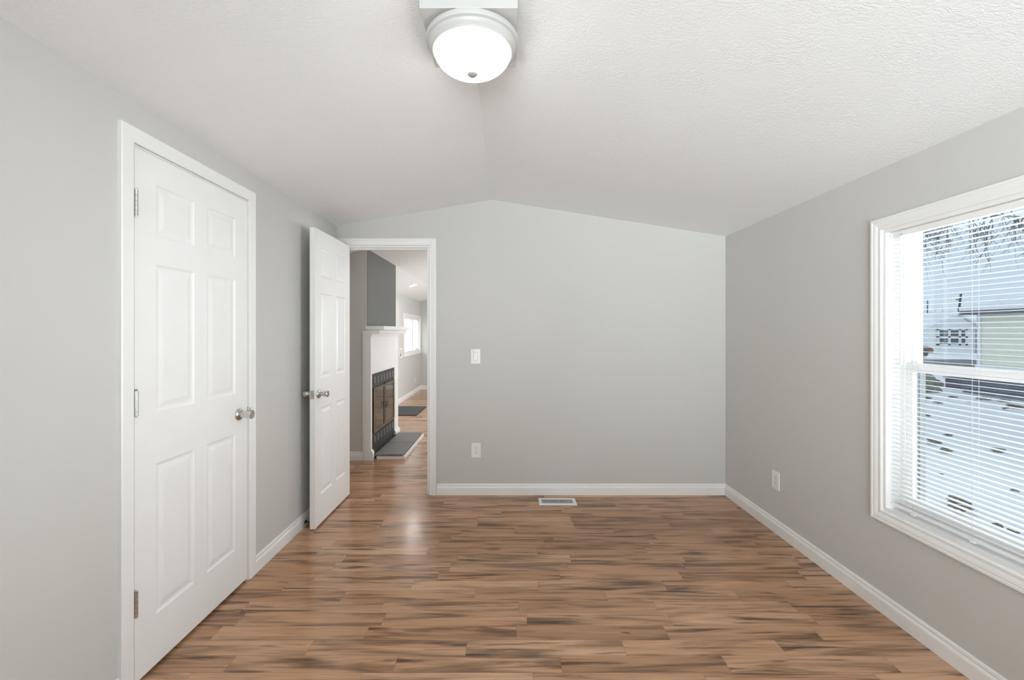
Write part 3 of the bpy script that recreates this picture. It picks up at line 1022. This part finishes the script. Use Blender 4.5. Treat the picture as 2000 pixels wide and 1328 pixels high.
# ------------------------------------------------------------------ fireplace beyond the doorway
mt = thing('fireplace_mantel', (CHX, (CH0 + CH1) / 2, 0), 'white painted fireplace mantel and surround beyond the doorway', 'mantel')
FX = -1.405       # face of the surround
mb = MB()
mb.box(CHX, FX - 0.002, 4.5195, 5.4125, 0.885, 1.334)
mb.build('header_panel', M['trim'], mt)
for y0, y1 in ((CH0 - 0.012, 4.520), (5.412, CH1 - 0.02)):
    m_ = MB()
    m_.box(CHX, FX, y0, y1, 0.0, 1.335)
    m_.build('leg', M['trim'], mt, bevel=0.002)
    m_ = MB()
    m_.prism([(CHX, y0 - 0.004, 0), (FX + 0.022, y0 - 0.004, 0), (FX + 0.022, y0 - 0.004, 0.075), (FX + 0.006, y0 - 0.004, 0.105), (CHX, y0 - 0.004, 0.105)], (0, y1 - y0 + 0.008, 0))
    m_.build('plinth', M['trim'], mt)
# trim strip returning onto the chimney flank
mb = MB()
for dx, dy in ((0, 0.016), (0.018, 0.022), (0.032, 0.014)):
    mb.box(CHX - 0.046 + dx, CHX - 0.046 + dx + 0.0155, CH0 - dy, CH0, 0.0, 1.335)
mb.build('side_trim', M['trim'], mt)
mb = MB()
mb.box(CHX, CHX + 0.052, CH0 - 0.018, CH1 - 0.016, 1.275, 1.315)
mb.box(CHX - 0.01, CHX + 0.130, CH0 - 0.015, CH1 + 0.03, 1.305, 1.345)
mb.build('bed_moulding', M['trim'], mt, bevel=0.004)
mb = MB()
mb.box(CHX - 0.02, CHX + 0.174, CH0 - 0.02, CH1 + 0.06, 1.345, 1.385)
mb.build('shelf', M['trim'], mt, bevel=0.004)

fi = thing('fireplace_insert', (FX, 4.966, 0.048), 'black metal fireplace insert with two smoked glass doors', 'fireplace')
I0, I1, IZ0, IZ1 = 4.521, 5.411, 0.050, 0.885
mb = MB()
mb.box(FX - 0.035, FX - 0.004, I0, I1, IZ0, IZ1)
mb.box(FX - 0.035, FX + 0.022, I0 + 0.005, I1 - 0.005, 0.002, IZ0)
mb.build('face_frame', M['iron'], fi)
for nm, z0, z1 in (('upper_grille', 0.775, 0.850), ('lower_grille', 0.150, 0.225)):
    m_ = MB()
    nb = 7
    bw_ = (I1 - I0 - 0.07) / nb
    for i in range(nb):
        y = I0 + 0.035 + i * bw_
        m_.box(FX - 0.006, FX + 0.003, y + 0.012, y + bw_ - 0.012, z0, z1)
    m_.build(nm, M['iron_block'], fi, bevel=0.003)['label'] = 'row of worn square iron blocks'
ymid = (I0 + I1) / 2
for y0, y1, hy in ((I0 + 0.035, ymid - 0.008, ymid - 0.03), (ymid + 0.008, I1 - 0.035, ymid + 0.03)):
    m_ = MB()
    z0, z1 = 0.262, 0.735
    m_.box(FX - 0.004, FX + 0.012, y0, y0 + 0.020, z0, z1)
    m_.box(FX - 0.004, FX + 0.012, y1 - 0.020, y1, z0, z1)
    m_.box(FX - 0.004, FX + 0.012, y0 + 0.020, y1 - 0.020, z0, z0 + 0.024)
    m_.box(FX - 0.004, FX + 0.012, y0 + 0.020, y1 - 0.020, z1 - 0.024, z1)
    dr = m_.build('glass_door', M['brass'], fi, bevel=0.002)
    MB().box(FX, FX + 0.004, y0 + 0.020, y1 - 0.020, z0 + 0.024, z1 - 0.024).build('pane', M['smoked'], dr)['label'] = 'smoked brown glass'
    MB().tube([(FX + 0.012, hy, 0.47), (FX + 0.030, hy, 0.475), (FX + 0.030, hy, 0.525), (FX + 0.012, hy, 0.53)], 0.004, 8).build('handle', M['iron'], dr)
m_ = MB()
m_.box(FX - 0.004, FX + 0.010, ymid - 0.008, ymid + 0.008, 0.262, 0.742)
m_.build('centre_post', M['iron'], fi)

hx0, hx1, hy0, hy1 = FX + 0.025, -1.064, 4.523, 5.530
ht = thing('hearth', ((hx0 + hx1) / 2, (hy0 + hy1) / 2, 0), 'low grey slate tile hearth with white edging in front of the fireplace', 'hearth')
mb = MB()
mb.box(hx0, hx1 - 0.018, hy0 + 0.018, hy1, 0.0, 0.030)
mb.build('base', M['iron_block'], ht)
mb = MB()
mb.prism([(hx0 + 0.02, hy0, 0), (hx1, hy0, 0), (hx1, hy1, 0), (hx1 - 0.018, hy1, 0), (hx1 - 0.018, hy0 + 0.018, 0), (hx0 + 0.02, hy0 + 0.018, 0)], (0, 0, 0.030))
mb.build('edging', M['trim'], ht)['label'] = 'white painted wood edging'
for y0, y1 in ((hy0 + 0.004, 5.002), (5.008, hy1)):
    MB().box(hx0 + 0.002, hx1 - 0.026, y0, y1, 0.030, 0.052).build('tile', M['tile'], ht, bevel=0.003)

# ------------------------------------------------------------------ door mat, recessed lights
dm = thing('door_mat', (-1.69, 7.29, 0), 'dark charcoal door mat on the far living room floor', 'door mat')
MB().box(-1.95, -1.43, 6.87, 7.71, 0.001, 0.006).build('rubber_backing', M['black'], dm)
MB().box(-1.935, -1.445, 6.885, 7.695, 0.006, 0.012).build('pile', M['mat'], dm)


def recessed(x, y, label, group=None):
    z = ceil_z(x)
    sl_ = (ceil_z(x + 0.02) - ceil_z(x - 0.02)) / 0.04
    nrm = Vector((sl_, 0, -1)).normalized()
    t = thing('recessed_light', (x, y, z), label, 'recessed light', group)
    MB().lathe([(0.066, 0.0005), (0.066, 0.004), (0.074, 0.008), (0.084, 0.006), (0.088, 0.0005)], (x, y, z), nrm, 40).build('trim_ring', M['trim'], t)
    MB().lathe([(0.066, 0.001), (0.066, 0.003), (0.050, 0.0045), (0.0, 0.005)], (x, y, z), nrm, 40).build('lens', M['downlight'], t)['label'] = 'glowing lens'
    return t


recessed(-1.635, 7.51, 'glowing recessed ceiling light seen through the doorway')
recessed(-0.58, 4.05, 'added unseen recessed light nearest the doorway, brightening the living room', 'added living room downlights')  # from here on, extra downlights out of view, added to brighten the living room
recessed(0.6, 5.2, 'added unseen recessed light nearest the doorway, brightening the living room', 'added living room downlights')
recessed(-0.2, 7.6, 'added unseen recessed light past the hearth, brightening the living room', 'added living room downlights')
recessed(1.2, 7.6, 'added unseen recessed light past the hearth, brightening the living room', 'added living room downlights')

# ------------------------------------------------------------------ outside
GZ = -0.75
g = MB()
nx, ny = 40, 40
vs, fs = [], []
for i in range(nx + 1):
    for k2 in range(ny + 1):
        X = XR2 + 0.02 + (150 - XR2) * (i / nx) ** 1.7
        Y = -40 + 220 * (k2 / ny)
        vs.append((X, Y, GZ + 0.05 * math.sin(X * 0.9 + 1.3 * math.sin(Y * 0.5)) * min(1, X / 8)))
for i in range(nx):
    for k2 in range(ny):
        a = i * (ny + 1) + k2
        fs.append((a, a + ny + 1, a + ny + 2, a + 1))
g.add(vs, fs, True)
struct(g.build('ground', M['snow']), 'snow covered yard with scattered leaf litter outside the window', 'ground')
rd = MB()
rd.prism([(28.5, 24.5, GZ + 0.06), (36.0, 24.5, GZ + 0.06), (42.0, 31.0, GZ + 0.06), (24.0, 31.0, GZ + 0.06)], (0, 0, 0.05))
struct(rd.build('road', M['asphalt']), 'dark wet road strip beyond the yard', 'road')

# cream mobile home to the right, long side parallel to ours
hb = thing('cream_house', (17.5, 8.0, GZ), 'cream sided mobile home with navy skirting and snowy roof', 'house')
MB().box(15.5, 19.8, -4.0, 14.3, 0.245, 1.93).build('siding', M['cream'], hb)
MB().box(15.55, 19.7, -3.9, 14.87, GZ, 0.04).build('skirting', M['navy'], hb)['label'] = 'navy skirting boards'
MB().box(15.42, 19.86, -4.05, 14.36, 0.03, 0.25).build('sill_band', M['house_trim'], hb)
MB().box(15.2, 20.1, -4.3, 14.65, 1.895, 2.02).build('fascia', M['navy_dark'], hb)['label'] = 'navy roof edge'
MB().prism([(15.2, -4.3, 2.02), (20.1, -4.3, 2.02), (20.1, -4.3, 2.14), (17.65, -4.3, 2.55), (15.2, -4.3, 2.14)], (0, 18.95, 0)).build('roof', M['roof_snow'], hb)['label'] = 'snow covered roof'
MB().box(15.46, 15.54, 14.22, 14.34, 0.25, 1.93).build('corner_post', M['house_trim'], hb)
st = thing('porch_deck', (16.95, 15.6, GZ), 'low navy porch deck beside the cream house', 'deck')
MB().box(16.3, 17.6, 14.95, 16.2, GZ, -0.40).build('side_boards', M['navy'], st)
MB().box(16.25, 17.65, 14.93, 16.25, -0.40, -0.34).build('deck_boards', M['navy'], st)

# pale grey gabled house farther away
hy = 42.0


def PX(x, y, Y=hy):
    return ((x - CX) * Y / F_PX, CAM_Z - (y - CY) * Y / F_PX)


ax0, az0 = PX(1812, 692)
ax1, az1 = PX(1908, 641)
apx, apz = PX(1868, 614)
ha = thing('grey_house', ((ax0 + ax1) / 2, hy, GZ), 'pale grey gabled house with a white-framed window row', 'house')
MB().box(ax0, ax1, hy, hy + 9, GZ, az1).build('siding', M['greysiding'], ha)
MB().prism([(ax0 - 0.1, hy, az1), (ax1 + 0.2, hy, az1), (apx, hy, apz)], (0, 9, 0)).build('gable', M['greysiding'], ha)
rf = MB()
rf.prism([(ax0 - 0.5, hy - 0.4, az1 + 0.02), (apx, hy - 0.4, apz + 0.06), (ax1 + 0.5, hy - 0.4, az1 + 0.02), (ax1 + 0.5, hy - 0.4, az1 + 0.16), (apx, hy - 0.4, apz + 0.26), (ax0 - 0.5, hy - 0.4, az1 + 0.16)], (0, 9.8, 0))
rf.build('roof', M['roof_snow'], ha)['label'] = 'snow covered roof'
MB().box(ax0 - 0.1, ax1 + 0.1, hy - 0.12, hy, az1 - 0.10, az1 + 0.05).build('eave_board', M['house_trim'], ha)
wx0, wz0 = PX(1831, 673)
wx1, wz1 = PX(1886, 643.5)
fr = MB()
cols = [PX(v_, 0)[0] for v_ in (1831, 1852.5, 1873, 1886)]
for c_ in cols:
    fr.box(c_ - 0.12, c_ + 0.12, hy - 0.10, hy, wz0 - 0.1, wz1 + 0.1)
for z_ in (wz0, wz1, (wz0 + wz1) / 2):
    fr.box(wx0 - 0.12, wx1 + 0.12, hy - 0.10, hy, z_ - 0.07, z_ + 0.07)
wf = fr.build('window_frame', M['house_trim'], ha)
for c0_, c1_ in zip(cols, cols[1:]):
    MB().box(c0_ + 0.12, c1_ - 0.12, hy - 0.05, hy, wz0 + 0.07, wz1 - 0.07).build('pane', M['house_glass'], wf)['label'] = 'dark glass pane'
MB().box(PX(1906, 0)[0], PX(1908.5, 0)[0], hy - 0.2, hy, GZ, az1).build('downpipe', M['house_glass'], ha)['label'] = 'dark downpipe'

bs = thing('blue_shed', (PX(1795, 0, 52)[0], 52.0, GZ), 'blue-grey shed at the left side of the grey house', 'shed')
sx0, sx1 = PX(1770, 0, 52)[0], PX(1813, 0, 52)[0]
MB().box(sx0, sx1, 52, 56, GZ, PX(0, 623, 52)[1]).build('wall_panel', M['blueshed'], bs)
MB().prism([(sx0 - 0.3, 51.8, PX(0, 623, 52)[1]), (sx1 + 0.2, 51.8, PX(0, 623, 52)[1]), (sx1 + 0.2, 51.8, PX(0, 619, 52)[1]), (sx0 - 0.3, 51.8, PX(0, 615, 52)[1])], (0, 4.4, 0)).build('roof', M['blueshed'], bs)

# red car parked by the road, mostly behind the window frame
cy_ = 33.0
cx1 = PX(1824, 0, cy_)[0]
car = thing('parked_car', (cx1 - 2.2, cy_, GZ), 'dark red car parked beyond the yard', 'car')
zc = GZ + 0.12
body = [(cx1 - 4.3, 0.35), (cx1, 0.35), (cx1 + 0.02, 0.62), (cx1 - 0.15, 0.80), (cx1 - 1.1, 0.95), (cx1 - 4.2, 0.95), (cx1 - 4.32, 0.7)]
MB().prism([(x, cy_, zc + z) for x, z in body], (0, 1.7, 0)).build('body', M['car'], car, bevel=0.06)
cab = [(cx1 - 1.25, 0.93), (cx1 - 1.85, 1.40), (cx1 - 3.3, 1.42), (cx1 - 4.0, 0.93)]
MB().prism([(x, cy_ + 0.1, zc + z) for x, z in cab], (0, 1.5, 0)).build('cabin', M['house_glass'], car, bevel=0.04)['label'] = 'dark glazed cabin'
for wx in (cx1 - 0.8, cx1 - 3.5):
    for wy in (cy_ + 0.05, cy_ + 1.65):
        MB().lathe([(0.33, -0.1), (0.35, -0.06), (0.35, 0.06), (0.33, 0.1)], (wx, wy, zc + 0.34), (0, 1, 0), 20).build('wheel', M['tyre'], car)

# utility poles
for (px_, ptop, tilt, lab) in ((1872, 574, -0.1, 'tall tilted utility pole above the grey house roof'), (1811.5, 587, 0.0, 'thin utility pole left of the grey house')):
    Yp = 70.0
    X, zt_ = PX(px_, ptop, Yp)
    up = thing('utility_pole', (X, Yp, GZ), lab, 'utility pole')
    rr = 0.18 if tilt else 0.10
    MB().tube([(X + tilt * 6, Yp, GZ), (X - tilt * 4, Yp, zt_)], [rr, rr * 0.8], 10).build('pole', M['bark'], up)
    if tilt:
        MB().box(X - tilt * 4 - 0.75, X - tilt * 4, Yp - 0.1, Yp + 0.1, zt_ - 1.0, zt_ - 0.85).build('bracket', M['bark'], up)


def branch_tree(mb, p, d, length, r, depth, rnd, droop, kids=(3, 4)):
    pts, rs = [Vector(p)], [r]
    n = 5
    d = Vector(d).normalized()
    for i in range(n):
        d = (d + Vector((rnd.uniform(-.22, .22), rnd.uniform(-.22, .22), rnd.uniform(-.18, .18) - droop))).normalized()
        pts.append(pts[-1] + d * length / n)
        rs.append(r * (1 - 0.75 * (i + 1) / n))
    mb.tube(pts, rs, 5 if depth < 2 else 4)
    if depth == 0:
        return
    for k3 in range(rnd.randint(*kids)):
        t = rnd.uniform(0.25, 1.0)
        i = min(int(t * n), n - 1)
        q = pts[i].lerp(pts[i + 1], t * n - i)
        dd = (d + Vector((rnd.uniform(-.9, .9), rnd.uniform(-.9, .9), rnd.uniform(-.7, .4)))).normalized()
        branch_tree(mb, q, dd, length * rnd.uniform(.4, .65), max(rs[i] * .6, 0.004), depth - 1, rnd, droop * 1.4, kids)


tr = thing('bare_tree', (7.6, 9.9, GZ), 'bare winter tree with drooping twigs over the yard', 'tree')
rnd = random.Random(11)
mb = MB()
mb.tube([(7.6, 9.9, GZ), (7.65, 9.9, 1.2), (7.55, 9.85, 3.2), (7.7, 9.8, 4.8)], [0.24, 0.18, 0.15, 0.10], 12)
mb.build('trunk', M['bark'], tr)
for (p, d, ln, r, sd) in (((7.6, 9.85, 3.9), (1.0, -0.05, 0.18), 2.2, 0.045, 3), ((7.62, 9.85, 4.2), (1.0, -0.35, 0.12), 2.6, 0.045, 5),
                          ((7.65, 9.82, 4.5), (0.9, -0.7, 0.1), 3.0, 0.045, 9), ((7.6, 9.85, 4.1), (0.9, 0.3, 0.1), 1.9, 0.04, 13),
                          ((7.6, 9.85, 4.4), (-0.8, -0.4, 0.5), 2.4, 0.05, 21), ((7.7, 9.8, 4.7), (0.2, 0.2, 1.0), 2.0, 0.06, 23)):
    b2 = MB()
    branch_tree(b2, p, d, ln, r, 3, random.Random(sd), 0.045)
    b2.build('branch', M['bark'], tr)

b2 = MB()
bough = [Vector((7.6, 9.85, 3.7)), Vector((8.4, 9.75, 4.0)), Vector((9.2, 9.65, 4.02)), Vector((10.0, 9.6, 3.95)), Vector((10.8, 9.5, 3.85)), Vector((11.4, 9.4, 3.8))]
b2.tube(bough, [0.06, 0.05, 0.04, 0.03, 0.022, 0.012], 8)
rnd = random.Random(77)
for k3 in range(34):
    t = min(4.99, max(0.9, rnd.gauss(2.3, 0.85))) if k3 < 26 else rnd.uniform(3, 5)
    q = bough[int(t)].lerp(bough[int(t) + 1], t - int(t))
    branch_tree(b2, q, (rnd.uniform(-.5, .5), rnd.uniform(-.5, .5), -1.0), rnd.uniform(.30, .75), 0.013, 2, rnd, 0.03, (3, 5))
b2.build('drooping_bough', M['bark'], tr)

# far bare trees along the horizon
for i, (px_, top, Yp, wd_) in enumerate(((1800, 604, 90, 3.0), (1822, 606, 95, 3.0), (1842, 607, 92, 2.5), (1934, 589, 80, 2.0), (1948, 588, 82, 2.2))):
    X, zt_ = PX(px_, top, Yp)
    ft = MB()
    rnd = random.Random(40 + i)
    ft.tube([(X, Yp, GZ), (X, Yp, zt_ - 2.2)], [0.15, 0.12], 6)
    for k3 in range(9):
        branch_tree(ft, (X, Yp, zt_ - 2.4 + 0.12 * k3), (rnd.uniform(-1, 1), rnd.uniform(-.5, .5), 1.0), rnd.uniform(1.2, 2.4), 0.05, 1, rnd, 0.0, (3, 5))
    tag(ft.build('far_tree', M['treeline'], origin=(X, Yp, GZ)), 'faint bare tree on the horizon beyond the houses', 'tree', 'far bare trees')

# stones and leaf clumps lying on the snow
for i, (px_, py_, r, lab) in enumerate(((1796, 741, 0.42, 'largest grey boulder at the window edge beyond the yard'), (1816, 749, 0.30, 'grey boulder beside the largest one on the snow'),
                                        (1802, 760, 0.36, 'low olive boulder nearest the house in the rock group'))):
    Y = (CAM_Z - GZ) * F_PX / (py_ - CY + 6)
    X = (px_ - CX) * Y / F_PX
    b2 = MB().blob((X, Y, GZ + r * 0.3), r, 60 + i, squash=(1.6, 1, 0.75))
    tag(b2.build('boulder', M['rock'], origin=(X, Y, GZ)), lab, 'boulder', 'boulders on the snow')

CL = [(1797, 785, .11), (1809, 780, .12), (1833, 789, .10), (1860, 778, .09), (1892, 787, .07), (1922, 781, .16), (1960, 785, .14), (1981, 797, .16), (1963, 801, .08), (1811, 815, .06), (1852, 854, .06), (1825, 868, .12), (1846, 884, .10), (1948, 884, .12), (1835, 933, .04), (1868, 985, .13), (1876, 1000, .10), (1945, 1034, .06), (1978, 1048, .05), (1981, 965, .05)]
for i, (px_, py_, r) in enumerate(CL):
    Y = (CAM_Z - GZ) * F_PX / (py_ - CY)
    X = (px_ - CX) * Y / F_PX
    b2 = MB().blob((X, Y, GZ + 0.05), r * 0.62, 100 + i, n=12, squash=(1.2, 1.2, 0.30), rough=0.6)
    tag(b2.build('leaf_clump', M['leaf'], origin=(X, Y, GZ + 0.05)), 'dead leaf clump lying on the snowy yard', 'leaf clump', 'leaf clumps on the snow')
